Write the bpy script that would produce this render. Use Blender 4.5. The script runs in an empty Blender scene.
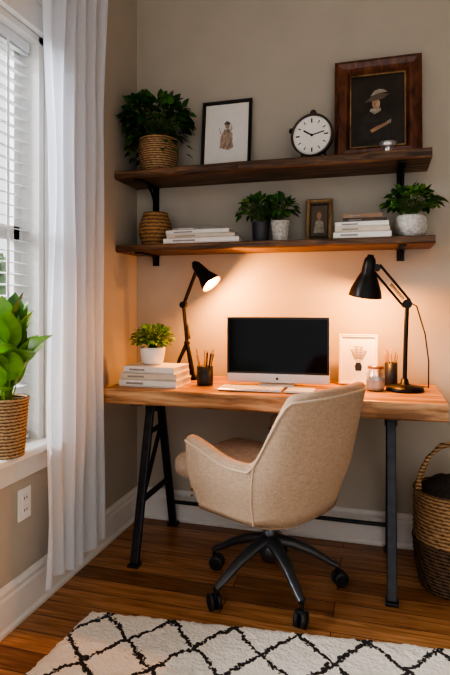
import bpy, bmesh, math, random
from mathutils import Vector, Matrix, noise
R = random.Random(7)
pi = math.pi

# ------------------------------------------------------------------ materials
def newmat(name):
    m = bpy.data.materials.new(name); m.use_nodes = True
    nt = m.node_tree
    b = nt.nodes['Principled BSDF']
    return m, nt, b
def ramp(nt, stops):
    r = nt.nodes.new('ShaderNodeValToRGB')
    while len(r.color_ramp.elements) < len(stops): r.color_ramp.elements.new(0.5)
    for e, (p, c) in zip(r.color_ramp.elements, stops):
        e.position = p; e.color = (*c, 1)
    return r
def coords(nt, scale=(1,1,1), rot=(0,0,0)):
    tc = nt.nodes.new('ShaderNodeTexCoord'); mp = nt.nodes.new('ShaderNodeMapping')
    mp.inputs['Scale'].default_value = scale; mp.inputs['Rotation'].default_value = rot
    nt.links.new(tc.outputs['Object'], mp.inputs['Vector'])
    return mp.outputs['Vector']
def M(name, c, rough=0.6, metal=0.0, var=0.12, nscale=30, bump=0.0, scale=(1,1,1), spec=0.5, emis=None, estr=0):
    m, nt, b = newmat(name)
    v = coords(nt, scale)
    n = nt.nodes.new('ShaderNodeTexNoise'); n.inputs['Scale'].default_value = nscale; n.inputs['Detail'].default_value = 4
    nt.links.new(v, n.inputs['Vector'])
    lo = tuple(x*(1-var) for x in c); hi = tuple(min(1, x*(1+var)) for x in c)
    r = ramp(nt, [(0.3, lo), (0.7, hi)])
    nt.links.new(n.outputs['Fac'], r.inputs['Fac']); nt.links.new(r.outputs['Color'], b.inputs['Base Color'])
    b.inputs['Roughness'].default_value = rough; b.inputs['Metallic'].default_value = metal
    b.inputs['Specular IOR Level'].default_value = spec
    if bump:
        bp = nt.nodes.new('ShaderNodeBump'); bp.inputs['Strength'].default_value = bump; bp.inputs['Distance'].default_value = 0.004
        nt.links.new(n.outputs['Fac'], bp.inputs['Height']); nt.links.new(bp.outputs['Normal'], b.inputs['Normal'])
    if emis:
        b.inputs['Emission Color'].default_value = (*emis, 1); b.inputs['Emission Strength'].default_value = estr
    return m
def linen(name, c, var=0.2, f=300):
    """woven cloth: crossed thread noise"""
    m, nt, b = newmat(name); N = nt.nodes.new; L = nt.links.new
    v2 = coords(nt, (1, 1, 0.15)); n2 = N('ShaderNodeTexNoise'); n2.inputs['Scale'].default_value = f; L(v2, n2.inputs['Vector'])
    v3 = coords(nt, (0.15, 0.15, 1)); n3 = N('ShaderNodeTexNoise'); n3.inputs['Scale'].default_value = f; L(v3, n3.inputs['Vector'])
    a = N('ShaderNodeMath'); a.operation = 'ADD'; L(n2.outputs['Fac'], a.inputs[0]); L(n3.outputs['Fac'], a.inputs[1])
    a2 = N('ShaderNodeMath'); a2.operation = 'MULTIPLY_ADD'; L(a.outputs[0], a2.inputs[0]); a2.inputs[1].default_value = 0.5; a2.inputs[2].default_value = 0.0
    r = ramp(nt, [(0.36, tuple(x*(1-var) for x in c)), (0.64, tuple(min(1, x*(1+var)) for x in c))]); L(a2.outputs[0], r.inputs['Fac'])
    L(r.outputs['Color'], b.inputs['Base Color']); b.inputs['Roughness'].default_value = 1.0; b.inputs['Specular IOR Level'].default_value = 0.12
    bp = N('ShaderNodeBump'); bp.inputs['Strength'].default_value = 0.25; bp.inputs['Distance'].default_value = 0.0015
    L(a2.outputs[0], bp.inputs['Height']); L(bp.outputs['Normal'], b.inputs['Normal'])
    return m
def wood(name, dark, mid, light, scale=(1.2, 14, 14), rough=0.45, bump=0.25):
    m, nt, b = newmat(name)
    v = coords(nt, scale)
    n = nt.nodes.new('ShaderNodeTexNoise'); n.inputs['Scale'].default_value = 3.0; n.inputs['Detail'].default_value = 8
    n.inputs['Distortion'].default_value = 0.8
    nt.links.new(v, n.inputs['Vector'])
    r = ramp(nt, [(0.32, dark), (0.5, mid), (0.68, light)])
    nt.links.new(n.outputs['Fac'], r.inputs['Fac']); nt.links.new(r.outputs['Color'], b.inputs['Base Color'])
    b.inputs['Roughness'].default_value = rough
    bp = nt.nodes.new('ShaderNodeBump'); bp.inputs['Strength'].default_value = bump; bp.inputs['Distance'].default_value = 0.003
    nt.links.new(n.outputs['Fac'], bp.inputs['Height']); nt.links.new(bp.outputs['Normal'], b.inputs['Normal'])
    return m
def floor_mat():
    m, nt, b = newmat('oak_floor')
    v = coords(nt)
    br = nt.nodes.new('ShaderNodeTexBrick')
    br.inputs['Scale'].default_value = 1; br.inputs['Brick Width'].default_value = 1.1; br.inputs['Row Height'].default_value = 0.095
    br.inputs['Mortar Size'].default_value = 0.0018; br.inputs['Mortar Smooth'].default_value = 0.3
    br.offset = 0.37
    br.inputs['Color1'].default_value = (0.29, 0.130, 0.052, 1); br.inputs['Color2'].default_value = (0.58, 0.295, 0.130, 1)
    br.inputs['Mortar'].default_value = (0.07, 0.028, 0.012, 1)
    nt.links.new(v, br.inputs['Vector'])
    v2 = coords(nt, (1.5, 22, 1))
    n = nt.nodes.new('ShaderNodeTexNoise'); n.inputs['Scale'].default_value = 2.5; n.inputs['Detail'].default_value = 8; n.inputs['Distortion'].default_value = 1
    nt.links.new(v2, n.inputs['Vector'])
    r = ramp(nt, [(0.3, (0.54, 0.48, 0.42)), (0.7, (1.15, 1.15, 1.15))])
    nt.links.new(n.outputs['Fac'], r.inputs['Fac'])
    mx = nt.nodes.new('ShaderNodeMix'); mx.data_type = 'RGBA'; mx.blend_type = 'MULTIPLY'; mx.inputs['Factor'].default_value = 1
    nt.links.new(br.outputs['Color'], mx.inputs['A']); nt.links.new(r.outputs['Color'], mx.inputs['B'])
    nt.links.new(mx.outputs['Result'], b.inputs['Base Color'])
    b.inputs['Roughness'].default_value = 0.27
    bp = nt.nodes.new('ShaderNodeBump'); bp.inputs['Strength'].default_value = 0.2; bp.inputs['Distance'].default_value = 0.003
    nt.links.new(n.outputs['Fac'], bp.inputs['Height']); nt.links.new(bp.outputs['Normal'], b.inputs['Normal'])
    return m
def wicker(name, dark, light, rs=1.0):
    m, nt, b = newmat(name)
    v = coords(nt)
    w = nt.nodes.new('ShaderNodeTexWave'); w.bands_direction = 'Z'; w.inputs['Scale'].default_value = 28*rs
    w.inputs['Distortion'].default_value = 2.5; w.inputs['Detail'].default_value = 3; w.inputs['Detail Scale'].default_value = 4
    nt.links.new(v, w.inputs['Vector'])
    r = ramp(nt, [(0.1, dark), (0.75, light)])
    nt.links.new(w.outputs['Fac'], r.inputs['Fac']); nt.links.new(r.outputs['Color'], b.inputs['Base Color'])
    b.inputs['Roughness'].default_value = 0.75
    bp = nt.nodes.new('ShaderNodeBump'); bp.inputs['Strength'].default_value = 0.6; bp.inputs['Distance'].default_value = 0.004
    nt.links.new(w.outputs['Fac'], bp.inputs['Height']); nt.links.new(bp.outputs['Normal'], b.inputs['Normal'])
    return m
def rug_mat():
    m, nt, b = newmat('shag_rug')
    N = nt.nodes.new; L = nt.links.new
    v = coords(nt)
    n = N('ShaderNodeTexNoise'); n.inputs['Scale'].default_value = 14; n.inputs['Detail'].default_value = 3
    L(v, n.inputs['Vector'])
    ad = N('ShaderNodeVectorMath'); ad.operation = 'MULTIPLY_ADD'
    ad.inputs[1].default_value = (0.05, 0.05, 0); L(n.outputs['Color'], ad.inputs[0]); L(v, ad.inputs[2])
    sp = N('ShaderNodeSeparateXYZ'); L(ad.outputs[0], sp.inputs[0])
    def math_(op, a, bb=None):
        q = N('ShaderNodeMath'); q.operation = op
        for i, x in enumerate((a, bb)):
            if x is None: continue
            if isinstance(x, (int, float)): q.inputs[i].default_value = x
            else: L(x, q.inputs[i])
        return q.outputs[0]
    a = math_('DIVIDE', sp.outputs[0], 0.225); c = math_('DIVIDE', sp.outputs[1], 0.25)
    l1 = math_('ABSOLUTE', math_('SUBTRACT', math_('FRACT', math_('ADD', a, c)), 0.5))
    l2 = math_('ABSOLUTE', math_('SUBTRACT', math_('FRACT', math_('ADD', math_('SUBTRACT', a, c), 20.0)), 0.5))
    mn = math_('MINIMUM', l1, l2)
    n2 = N('ShaderNodeTexNoise'); n2.inputs['Scale'].default_value = 80; n2.inputs['Detail'].default_value = 2; L(v, n2.inputs['Vector'])
    mn = math_('ADD', mn, math_('MULTIPLY', math_('SUBTRACT', n2.outputs['Fac'], 0.5), 0.20))
    r = ramp(nt, [(0.035, (0.035, 0.033, 0.035)), (0.055, (0.92, 0.88, 0.80))]); L(mn, r.inputs['Fac'])
    L(r.outputs['Color'], b.inputs['Base Color']); b.inputs['Roughness'].default_value = 0.95
    bp = N('ShaderNodeBump'); bp.inputs['Strength'].default_value = 0.8; bp.inputs['Distance'].default_value = 0.01
    L(n2.outputs['Fac'], bp.inputs['Height']); L(bp.outputs['Normal'], b.inputs['Normal'])
    return m
def curtain_mat():
    m, nt, b = newmat('sheer_linen')
    out = nt.nodes['Material Output']
    b.inputs['Base Color'].default_value = (0.82, 0.85, 0.90, 1); b.inputs['Roughness'].default_value = 0.9
    v = coords(nt, (1, 1, 1))
    n = nt.nodes.new('ShaderNodeTexNoise'); n.inputs['Scale'].default_value = 300; nt.links.new(v, n.inputs['Vector'])
    bp = nt.nodes.new('ShaderNodeBump'); bp.inputs['Strength'].default_value = 0.15; bp.inputs['Distance'].default_value = 0.002
    nt.links.new(n.outputs['Fac'], bp.inputs['Height']); nt.links.new(bp.outputs['Normal'], b.inputs['Normal'])
    t = nt.nodes.new('ShaderNodeBsdfTranslucent'); t.inputs['Color'].default_value = (0.82, 0.88, 0.98, 1)
    mx = nt.nodes.new('ShaderNodeMixShader'); mx.inputs[0].default_value = 0.5
    nt.links.new(b.outputs[0], mx.inputs[1]); nt.links.new(t.outputs[0], mx.inputs[2]); nt.links.new(mx.outputs[0], out.inputs[0])
    return m
def glass_mat(name='window_glass', f=0.08):
    m, nt, b = newmat(name); out = nt.nodes['Material Output']
    t = nt.nodes.new('ShaderNodeBsdfTransparent'); g = nt.nodes.new('ShaderNodeBsdfGlossy'); g.inputs['Roughness'].default_value = 0.05
    mx = nt.nodes.new('ShaderNodeMixShader'); mx.inputs[0].default_value = f
    nt.links.new(t.outputs[0], mx.inputs[1]); nt.links.new(g.outputs[0], mx.inputs[2]); nt.links.new(mx.outputs[0], out.inputs[0])
    return m

WALL = M('greige_plaster', (0.475, 0.435, 0.365), 0.9, var=0.03, nscale=6, bump=0.03)
CEIL = M('ceiling_paint', (0.75, 0.72, 0.68), 0.9, var=0.02)
TRIM = M('white_trim_paint', (0.74, 0.73, 0.70), 0.5, var=0.02)
FLOOR = floor_mat()
SHELFW = wood('dark_walnut', (0.04, 0.021, 0.011), (0.13, 0.068, 0.035), (0.28, 0.155, 0.08), (1.2, 16, 16), 0.5, 0.4)
DESKW = wood('light_oak', (0.22, 0.105, 0.042), (0.46, 0.245, 0.115), (0.66, 0.40, 0.21), (1.2, 12, 12), 0.42, 0.25)
BLACK = M('black_metal', (0.020, 0.018, 0.017), 0.38, 0.6, var=0.2)
STEEL = M('gunmetal', (0.045, 0.046, 0.05), 0.4, 0.7, var=0.2)
PLAST = M('black_plastic', (0.02, 0.022, 0.026), 0.45, var=0.2)
BASEM = M('grey_cast_base', (0.105, 0.112, 0.125), 0.32, 0.6, var=0.1)
CHAIR = linen('chair_linen', (0.455, 0.335, 0.24), 0.15)
CHAIR2 = M('chair_piping', (0.56, 0.44, 0.33), 0.9, var=0.05, nscale=200)
SEATM = linen('seat_linen', (0.53, 0.41, 0.31), 0.16)
BRASS = M('brass_nails', (0.35, 0.2, 0.08), 0.35, 0.9)
RUG = rug_mat(); CURT = curtain_mat(); GLASS = glass_mat()
WICK = wicker('wicker_tan', (0.14, 0.07, 0.03), (0.52, 0.34, 0.18))
WICK2 = wicker('wicker_brown', (0.13, 0.07, 0.03), (0.46, 0.29, 0.15), 0.8)
WICKB = wicker('wicker_dark_brown', (0.025, 0.014, 0.008), (0.16, 0.095, 0.05), 0.8)
WOODVASE = wicker('carved_vase', (0.17, 0.085, 0.035), (0.42, 0.24, 0.10), 0.6)
G1 = M('leaf_dark', (0.035, 0.10, 0.028), 0.45, var=0.4, nscale=25)
G2 = M('leaf_mid', (0.075, 0.19, 0.04), 0.45, var=0.35, nscale=25)
G3 = M('leaf_bright', (0.19, 0.38, 0.055), 0.4, var=0.3, nscale=18)
G4 = M('leaf_lime', (0.30, 0.50, 0.10), 0.45, var=0.3, nscale=25)
STEM = M('stem_green', (0.10, 0.17, 0.05), 0.6)
SOIL = M('soil', (0.04, 0.025, 0.015), 0.95, var=0.4, nscale=80, bump=0.5)
CERAM = M('white_ceramic', (0.80, 0.79, 0.77), 0.3, var=0.03)
GREYC = M('speckled_ceramic', (0.55, 0.53, 0.49), 0.6, var=0.3, nscale=90)
DARKC = M('dark_ceramic', (0.05, 0.05, 0.055), 0.45)
PAPER = M('page_paper', (0.80, 0.76, 0.68), 0.85, var=0.10, nscale=220, scale=(0.05, 0.05, 1))
BK = [M('book_white', (0.78, 0.76, 0.72), 0.6, var=0.03), M('book_cream', (0.66, 0.58, 0.46), 0.6, var=0.04),
      M('book_brown', (0.30, 0.19, 0.12), 0.6), M('book_grey', (0.30, 0.28, 0.26), 0.6), M('book_dark', (0.09, 0.06, 0.05), 0.6)]
MAT_W = M('picture_mount', (0.80, 0.77, 0.71), 0.8, var=0.02)
INK = M('sketch_ink', (0.16, 0.12, 0.09), 0.8)
INK2 = M('sketch_wash', (0.45, 0.34, 0.26), 0.8, var=0.25)
FRB = M('frame_black', (0.018, 0.015, 0.013), 0.35)
FRW = wood('frame_mahogany', (0.045, 0.014, 0.007), (0.13, 0.045, 0.02), (0.22, 0.085, 0.04), (10, 10, 3), 0.35)
FRG = wood('frame_gilt_wood', (0.14, 0.08, 0.03), (0.32, 0.2, 0.09), (0.45, 0.3, 0.14), (10, 10, 3), 0.4)
FRP = wood('frame_pale', (0.70, 0.62, 0.52), (0.80, 0.73, 0.63), (0.85, 0.79, 0.70), (10, 10, 3), 0.5)
OILBG = M('oil_background', (0.030, 0.022, 0.014), 0.5, var=0.6, nscale=6)
OILC = M('oil_cloak', (0.035, 0.028, 0.024), 0.5, var=0.4)
OILS = M('oil_skin', (0.42, 0.25, 0.15), 0.6, var=0.25, nscale=40)
OILW = M('oil_white', (0.36, 0.32, 0.26), 0.6, var=0.3, nscale=60)
CLOCKF = M('clock_face', (0.86, 0.84, 0.78), 0.5, var=0.02)
CLKM = M('clock_metal', (0.10, 0.09, 0.08), 0.3, 0.85, var=0.2)
SILV = M('aluminium', (0.68, 0.69, 0.70), 0.3, 0.85, var=0.03)
CHIN = M('aluminium_light', (0.72, 0.73, 0.74), 0.4, 0.3, var=0.02)
SCREEN = M('display_glass', (0.003, 0.003, 0.004), 0.10, var=0.1, spec=0.22)
KEYS = M('white_keys', (0.82, 0.82, 0.82), 0.5, var=0.02)
BULB = M('lit_bulb', (1, 0.8, 0.5), 0.4, emis=(1, 0.50, 0.16), estr=25)
SHADEIN = M('lamp_shade_lining', (0.09, 0.038, 0.012), 0.5)
PENC = [M('pencil_wood', (0.55, 0.30, 0.12), 0.6), M('pencil_tan', (0.62, 0.42, 0.24), 0.6), M('pencil_black', (0.03, 0.03, 0.03), 0.5)]
COPPER = M('copper', (0.45, 0.25, 0.14), 0.35, 0.8)
JARG = glass_mat('jar_glass', 0.25)
WAX = M('candle_wax', (0.50, 0.42, 0.36), 0.6)
BLIND = M('blind_slat', (0.74, 0.76, 0.78), 0.5, var=0.02)
GRASS = M('lawn', (0.10, 0.16, 0.05), 0.95, var=0.5, nscale=8)
HEDGE = M('hedge_leaves', (0.10, 0.17, 0.07), 0.9, var=0.8, nscale=7)
OUTL = M('outlet_plastic', (0.82, 0.80, 0.76), 0.4, var=0.01)
THROW = M('dark_throw', (0.05, 0.042, 0.038), 0.95, var=0.3, nscale=60, bump=0.4)

# ------------------------------------------------------------------ builder
class Obj:
    def __init__(s, name):
        s.name = name; s.v = []; s.f = []; s.m = []; s.sm = []; s.mats = []
    def mi(s, mat):
        if mat not in s.mats: s.mats.append(mat)
        return s.mats.index(mat)
    def add(s, vs, fs, mat, smooth=False, X=None):
        k = len(s.v); i = s.mi(mat)
        for p in vs:
            p = Vector(p)
            s.v.append(X @ p if X is not None else p)
        for f in fs:
            s.f.append([a+k for a in f]); s.m.append(i); s.sm.append(smooth)
    def box(s, c, size, mat, rot=None, bevel=0.0, seg=2, X=None, smooth=None):
        bm = bmesh.new(); bmesh.ops.create_cube(bm, size=1)
        for v in bm.verts: v.co = Vector((v.co.x*size[0], v.co.y*size[1], v.co.z*size[2]))
        if bevel > 0:
            bmesh.ops.bevel(bm, geom=bm.edges[:], offset=min(bevel, min(size)*0.49), segments=seg, profile=0.5, affect='EDGES')
        T = Matrix.Translation(Vector(c))
        if rot is not None:
            T = T @ (rot.to_4x4() if len(rot) != 4 else rot)
        if X is not None: T = X @ T
        bm.verts.index_update()
        s.add([v.co.copy() for v in bm.verts], [[v.index for v in f.verts] for f in bm.faces], mat, bevel > 0.01 if smooth is None else smooth, T)
        bm.free()
    def lathe(s, prof, mat, c=(0,0,0), axis=(0,0,1), seg=32, sx=1, sy=1, wob=None, cap=False):
        q = Vector((0,0,1)).rotation_difference(Vector(axis).normalized()).to_matrix().to_4x4()
        T = Matrix.Translation(Vector(c)) @ q
        vs = []; fs = []
        for j, (r, z) in enumerate(prof):
            for i in range(seg):
                a = 2*pi*i/seg; rr = r + (wob(a, j) if wob else 0)
                vs.append((rr*math.cos(a)*sx, rr*math.sin(a)*sy, z))
        for j in range(len(prof)-1):
            for i in range(seg):
                fs.append([j*seg+i, j*seg+(i+1) % seg, (j+1)*seg+(i+1) % seg, (j+1)*seg+i])
        if cap:
            fs.append(list(range(seg))[::-1]); fs.append([(len(prof)-1)*seg+i for i in range(seg)])
        s.add(vs, fs, mat, True, T)
    def cyl(s, a, b, r, mat, seg=16, r2=None):
        s.tube([a, b], [r, r if r2 is None else r2], mat, seg)
    def tube(s, pts, r, mat, seg=10, closed=False, flat=1.0, up=None):
        pts = [Vector(p) for p in pts]; n = len(pts)
        if not hasattr(r, '__len__'): r = [r]*n
        t = []
        for i in range(n):
            a = pts[max(0, i-1)] if not closed else pts[i-1]
            b = pts[min(n-1, i+1)] if not closed else pts[(i+1) % n]
            t.append((b-a).normalized())
        u = Vector(up) if up else Vector((0, 0, 1))
        if abs(u.dot(t[0])) > 0.95: u = Vector((1, 0, 0))
        u = (u - t[0]*u.dot(t[0])).normalized()
        vs = []; fs = []
        for i in range(n):
            u = (u - t[i]*u.dot(t[i])).normalized(); w = t[i].cross(u)
            for k in range(seg):
                a = 2*pi*k/seg
                vs.append(pts[i] + (u*math.sin(a)*flat + w*math.cos(a))*r[i])
        m = n if closed else n-1
        for i in range(m):
            j = (i+1) % n
            for k in range(seg):
                fs.append([i*seg+k, i*seg+(k+1) % seg, j*seg+(k+1) % seg, j*seg+k])
        s.add(vs, fs, mat, True)
        if not closed:
            s.add(vs[:seg], [list(range(seg))[::-1]], mat, False)
            s.add(vs[-seg:], [list(range(seg))], mat, False)
    def sphere(s, c, r, mat, seg=20, sc=(1,1,1), T=None):
        prof = [(max(1e-5, r*math.sin(pi*i/12)), -r*math.cos(pi*i/12)) for i in range(13)]
        vs = []; fs = []
        for (rr, z) in prof:
            for i in range(seg):
                a = 2*pi*i/seg; vs.append((rr*math.cos(a)*sc[0]+c[0], rr*math.sin(a)*sc[1]+c[1], z*sc[2]+c[2]))
        for j in range(12):
            for i in range(seg): fs.append([j*seg+i, j*seg+(i+1) % seg, (j+1)*seg+(i+1) % seg, (j+1)*seg+i])
        s.add(vs, fs, mat, True, T)
    def leaf(s, base, d, L, W, mat, droop=0.4, fold=0.25, n=5, heart=False):
        d = Vector(d).normalized()
        side = d.cross(Vector((0, 0, 1)))
        if side.length < 0.1: side = Vector((R.uniform(-1, 1), R.uniform(-1, 1), 0))
        side.normalize(); 
        roll = R.uniform(-0.5, 0.5)
        up = side.cross(d).normalized()
        side = side*math.cos(roll) + up*math.sin(roll); up = side.cross(d).normalized()
        vs = []; fs = []; p = Vector(base); dd = d.copy()
        for i in range(n+1):
            t = i/n
            w = W*0.5*(math.sin(pi*min(1, t**(0.6 if heart else 0.8)))**0.8 if 0 < t < 1 else 0.03)
            vs += [p - side*w + up*w*fold, p.copy(), p + side*w + up*w*fold]
            dd = (dd + Vector((0, 0, -droop/n))).normalized(); p = p + dd*L/n
        for i in range(n):
            a = i*3
            fs += [[a, a+1, a+4, a+3], [a+1, a+2, a+5, a+4]]
        s.add(vs, fs, mat, True)
    def done(s, loc=(0,0,0), rz=0, rx=0):
        me = bpy.data.meshes.new(s.name); me.from_pydata([tuple(v) for v in s.v], [], s.f)
        for m in s.mats: me.materials.append(m)
        for p, i, sm in zip(me.polygons, s.m, s.sm): p.material_index = i; p.use_smooth = sm
        bm = bmesh.new(); bm.from_mesh(me); bmesh.ops.recalc_face_normals(bm, faces=bm.faces[:]); bm.to_mesh(me); bm.free()
        me.update()
        o = bpy.data.objects.new(s.name, me); bpy.context.scene.collection.objects.link(o)
        o.location = loc; o.rotation_euler = (rx, 0, rz)
        return o

def slab(name, x0, x1, y0, y1, z0, z1, mat, wav=0.008, seed=0, bev=0.008):
    """live-edge board, y0 = front (wavy), y1 = back"""
    o = Obj(name); n = 70; vs = []; fs = []
    cx, cz = (x0+x1)/2, z0
    for i in range(n+1):
        t = i/n; x = x0 + (x1-x0)*t
        w = noise.noise(Vector((x*4, seed, 0)))*wav + noise.noise(Vector((x*15, seed, 3)))*wav*0.4
        w2 = noise.noise(Vector((x*5, seed, 9)))*wav*0.6
        prof = [(y1, z0), (y1, z1), (y0+w+bev, z1), (y0+w+bev*0.3, z1-bev*0.3), (y0+w, z1-bev), (y0+w+w2, (z0+z1)/2), (y0+w+w2*0.3, z0+bev), (y0+w+bev, z0+w2*0.3)]
        vs += [(x-cx, y, z-cz) for y, z in prof]
    k = 8
    for i in range(n):
        for j in range(k):
            fs.append([i*k+j, i*k+(j+1) % k, (i+1)*k+(j+1) % k, (i+1)*k+j])
    fs.append(list(range(k))); fs.append([n*k+j for j in range(k)][::-1])
    o.add(vs, fs, mat, False)
    return o, (cx, 0, cz)

# ------------------------------------------------------------------ room shell
WY0, WY1, WZ0, WZ1 = -1.98, -0.84, 0.60, 2.18
o = Obj('wall_back'); o.box((1.6, 0.06, 1.45), (3.44, 0.12, 2.9), WALL); o.done()
o = Obj('wall_left')
o.box((-0.06, (WY1+0)/2, 1.45), (0.12, -WY1, 2.9), WALL)
o.box((-0.06, (-4.2+WY0)/2, 1.45), (0.12, 4.2+WY0, 2.9), WALL)
o.box((-0.06, (WY0+WY1)/2, WZ0/2), (0.12, WY1-WY0, WZ0), WALL)
o.box((-0.06, (WY0+WY1)/2, (2.9+WZ1)/2), (0.12, WY1-WY0, 2.9-WZ1), WALL)
o.done()
o = Obj('wall_right'); o.box((3.26, -2.1, 1.45), (0.12, 4.2, 2.9), WALL); o.done()
o = Obj('floor'); o.box((1.6, -2.1, -0.05), (3.44, 4.2, 0.1), FLOOR); o.done()
o = Obj('ceiling'); o.box((1.6, -2.1, 2.95), (3.44, 4.2, 0.1), CEIL); o.done()
def baseboard(name, horizontal):
    o = Obj(name)
    prof = [(0, 0), (0.026, 0), (0.026, 0.012), (0.018, 0.022), (0.016, 0.115), (0.012, 0.125), (0.013, 0.14), (0.006, 0.155), (0, 0.158)]
    n = len(prof)
    if horizontal: vs = [(0.0, -d, z) for d, z in prof] + [(3.2, -d, z) for d, z in prof]
    else: vs = [(d, 0.0, z) for d, z in prof] + [(d, -4.2, z) for d, z in prof]
    fs = [[i, (i+1) % n, (i+1) % n+n, i+n] for i in range(n)] + [list(range(n)), list(range(n, 2*n))[::-1]]
    o.add(vs, fs, TRIM); o.done()
baseboard('baseboard_back', True); baseboard('baseboard_left', False)

# window
yc = (WY0+WY1)/2; wd = WY1-WY0; hz = WZ1-WZ0; zc = (WZ0+WZ1)/2
o = Obj('window_1')
cw = 0.075
o.box((0.012, WY1+cw/2, zc+0.02), (0.024, cw, hz+0.06), TRIM, bevel=0.004)
o.box((0.012, WY0-cw/2, zc+0.02), (0.024, cw, hz+0.06), TRIM, bevel=0.004)
o.box((0.014, yc, WZ1+0.05), (0.028, wd+2*cw+0.03, 0.10), TRIM, bevel=0.004)
o.box((0.022, yc, WZ1+0.108), (0.044, wd+2*cw+0.06, 0.02), TRIM, bevel=0.004)
o.box((-0.012, yc, WZ0+0.012), (0.165, wd+2*cw+0.04, 0.026), TRIM, bevel=0.005)   # stool
o.box((0.011, yc, WZ0-0.045), (0.022, wd+2*cw, 0.085), TRIM, bevel=0.004)        # apron
for yy in (WY0+0.015, WY1-0.015): o.box((-0.06, yy, zc), (0.118, 0.03, hz), TRIM)
o.box((-0.06, yc, WZ1-0.012), (0.118, wd, 0.024), TRIM)
for yy in (WY0+0.05, WY1-0.05): o.box((-0.1, yy, zc), (0.035, 0.045, hz), TRIM)
for zz in (WZ0+0.05, zc+0.03, WZ1-0.04): o.box((-0.1, yc, zz), (0.035, wd-0.08, 0.05), TRIM)
o.box((-0.105, yc, zc), (0.003, wd-0.1, hz-0.1), GLASS)
o.done()
o = Obj('window_blinds')
n = 35
rt = Matrix.Rotation(math.radians(12), 3, 'Y')
for i in range(n):
    z = WZ0+0.065 + (hz-0.135)*i/(n-1)
    o.box((-0.058, yc, z), (0.032, wd-0.075, 0.0035), BLIND, rot=rt)
o.box((-0.058, yc, WZ1-0.045), (0.04, wd-0.07, 0.04), BLIND, bevel=0.004)
o.box((-0.058, yc, WZ0+0.037), (0.036, wd-0.075, 0.016), BLIND, bevel=0.004)
for yy in (WY1-0.16, yc, WY0+0.16): o.box((-0.040, yy, zc), (0.0015, 0.014, hz-0.1), BLIND)
o.done()

# curtain
o = Obj('sheer_curtain')
n, k = 150, 40; vs = []; fs = []
CY0, CY1, CZ0, CZ1 = -0.985, -0.535, 0.11, 2.50
for j in range(k+1):
    t = j/k; z = CZ0 + (CZ1-CZ0)*t
    for i in range(n+1):
        u = i/n
        spread = 1.0 - 0.08*math.sin(pi*t)
        y = (CY0+CY1)/2 + (u-0.5)*(CY1-CY0)*spread + 0.008*math.sin(5*z+u*7)
        am = 0.024*(0.75+0.6*noise.noise(Vector((u*5, z*0.9, 0))))
        x = 0.098 + am*math.sin(u*2*pi*5.5 + 0.6*math.sin(z*1.3) + 1.8*noise.noise(Vector((u*3, z*0.8, 4)))) + 0.007*math.sin(u*37+z*1.5)*noise.noise(Vector((u*4, z, 7)))*2
        vs.append((x, y, z + (0.012*math.sin(u*9) if j == 0 else 0)))
for j in range(k):
    for i in range(n):
        a = j*(n+1)+i; fs.append([a, a+1, a+n+2, a+n+1])
o.add(vs, fs, CURT, True); o.done()
o = Obj('curtain_rod')
o.tube([(0.098, -2.2, 2.55), (0.098, -0.50, 2.55)], 0.012, BLACK)
o.sphere((0.098, -0.50, 2.55), 0.02, BLACK)
for yy in (-0.56, -2.1):
    o.tube([(0.0, yy, 2.53), (0.05, yy, 2.53), (0.098, yy, 2.54)], 0.007, BLACK); o.box((0.004, yy, 2.53), (0.008, 0.03, 0.07), BLACK)
o.done()
# outlet
o = Obj('wall_outlet')
o.box((0.003, 0, 0), (0.006, 0.072, 0.115), OUTL, bevel=0.002)
for z in (-0.022, 0.022):
    o.box((0.007, 0, z), (0.003, 0.034, 0.03), OUTL, bevel=0.001)
    for dy in (-0.007, 0.007): o.box((0.009, dy, z), (0.001, 0.003, 0.01), PLAST)
o.done((0, -0.965, 0.41))

# exterior
o = Obj('lawn'); o.box((-6.2, -2, -0.35), (12, 16, 0.1), GRASS); o.done()
o = Obj('hedge')
vs = []; fs = []; n, k = 80, 24
for i in range(n+1):
    for j in range(k+1):
        a = pi*j/k; y = -7+10*i/n
        r = 1+0.22*noise.noise(Vector((y*2, a*3, 0)))+0.12*noise.noise(Vector((y*8, a*9, 1)))
        vs.append((-2.9+0.6*r*math.cos(a), y, -0.3+1.95*r*math.sin(a)**0.6 if 0 < j < k else -0.3))
for i in range(n):
    for j in range(k):
        a = i*(k+1)+j; fs.append([a, a+1, a+k+2, a+k+1])
o.add(vs, fs, HEDGE, True); o.done()

# ------------------------------------------------------------------ rug
o = Obj('trellis_rug')
n, k = 200, 130; LX, LY = 2.3, 1.5; vs = []; fs = []
for j in range(k+1):
    for i in range(n+1):
        x = LX*i/n; y = -LY*j/k
        e = min(i, j, n-i, k-j)
        h = 0.014 + 0.006*noise.noise(Vector((x*45, y*45, 0))) + 0.003*noise.noise(Vector((x*120, y*120, 0)))
        if e == 0:
            h = 0.001; x += R.uniform(-0.006, 0.006); y += R.uniform(-0.006, 0.006)
        elif e == 1: h *= 0.8
        vs.append((x+0.17*y, y, h))
for j in range(k):
    for i in range(n):
        a = j*(n+1)+i; fs.append([a, a+1, a+n+2, a+n+1])
o.add(vs, fs, RUG, True)
o.done((0.235, -0.885, 0.0), rz=math.radians(6))

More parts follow.
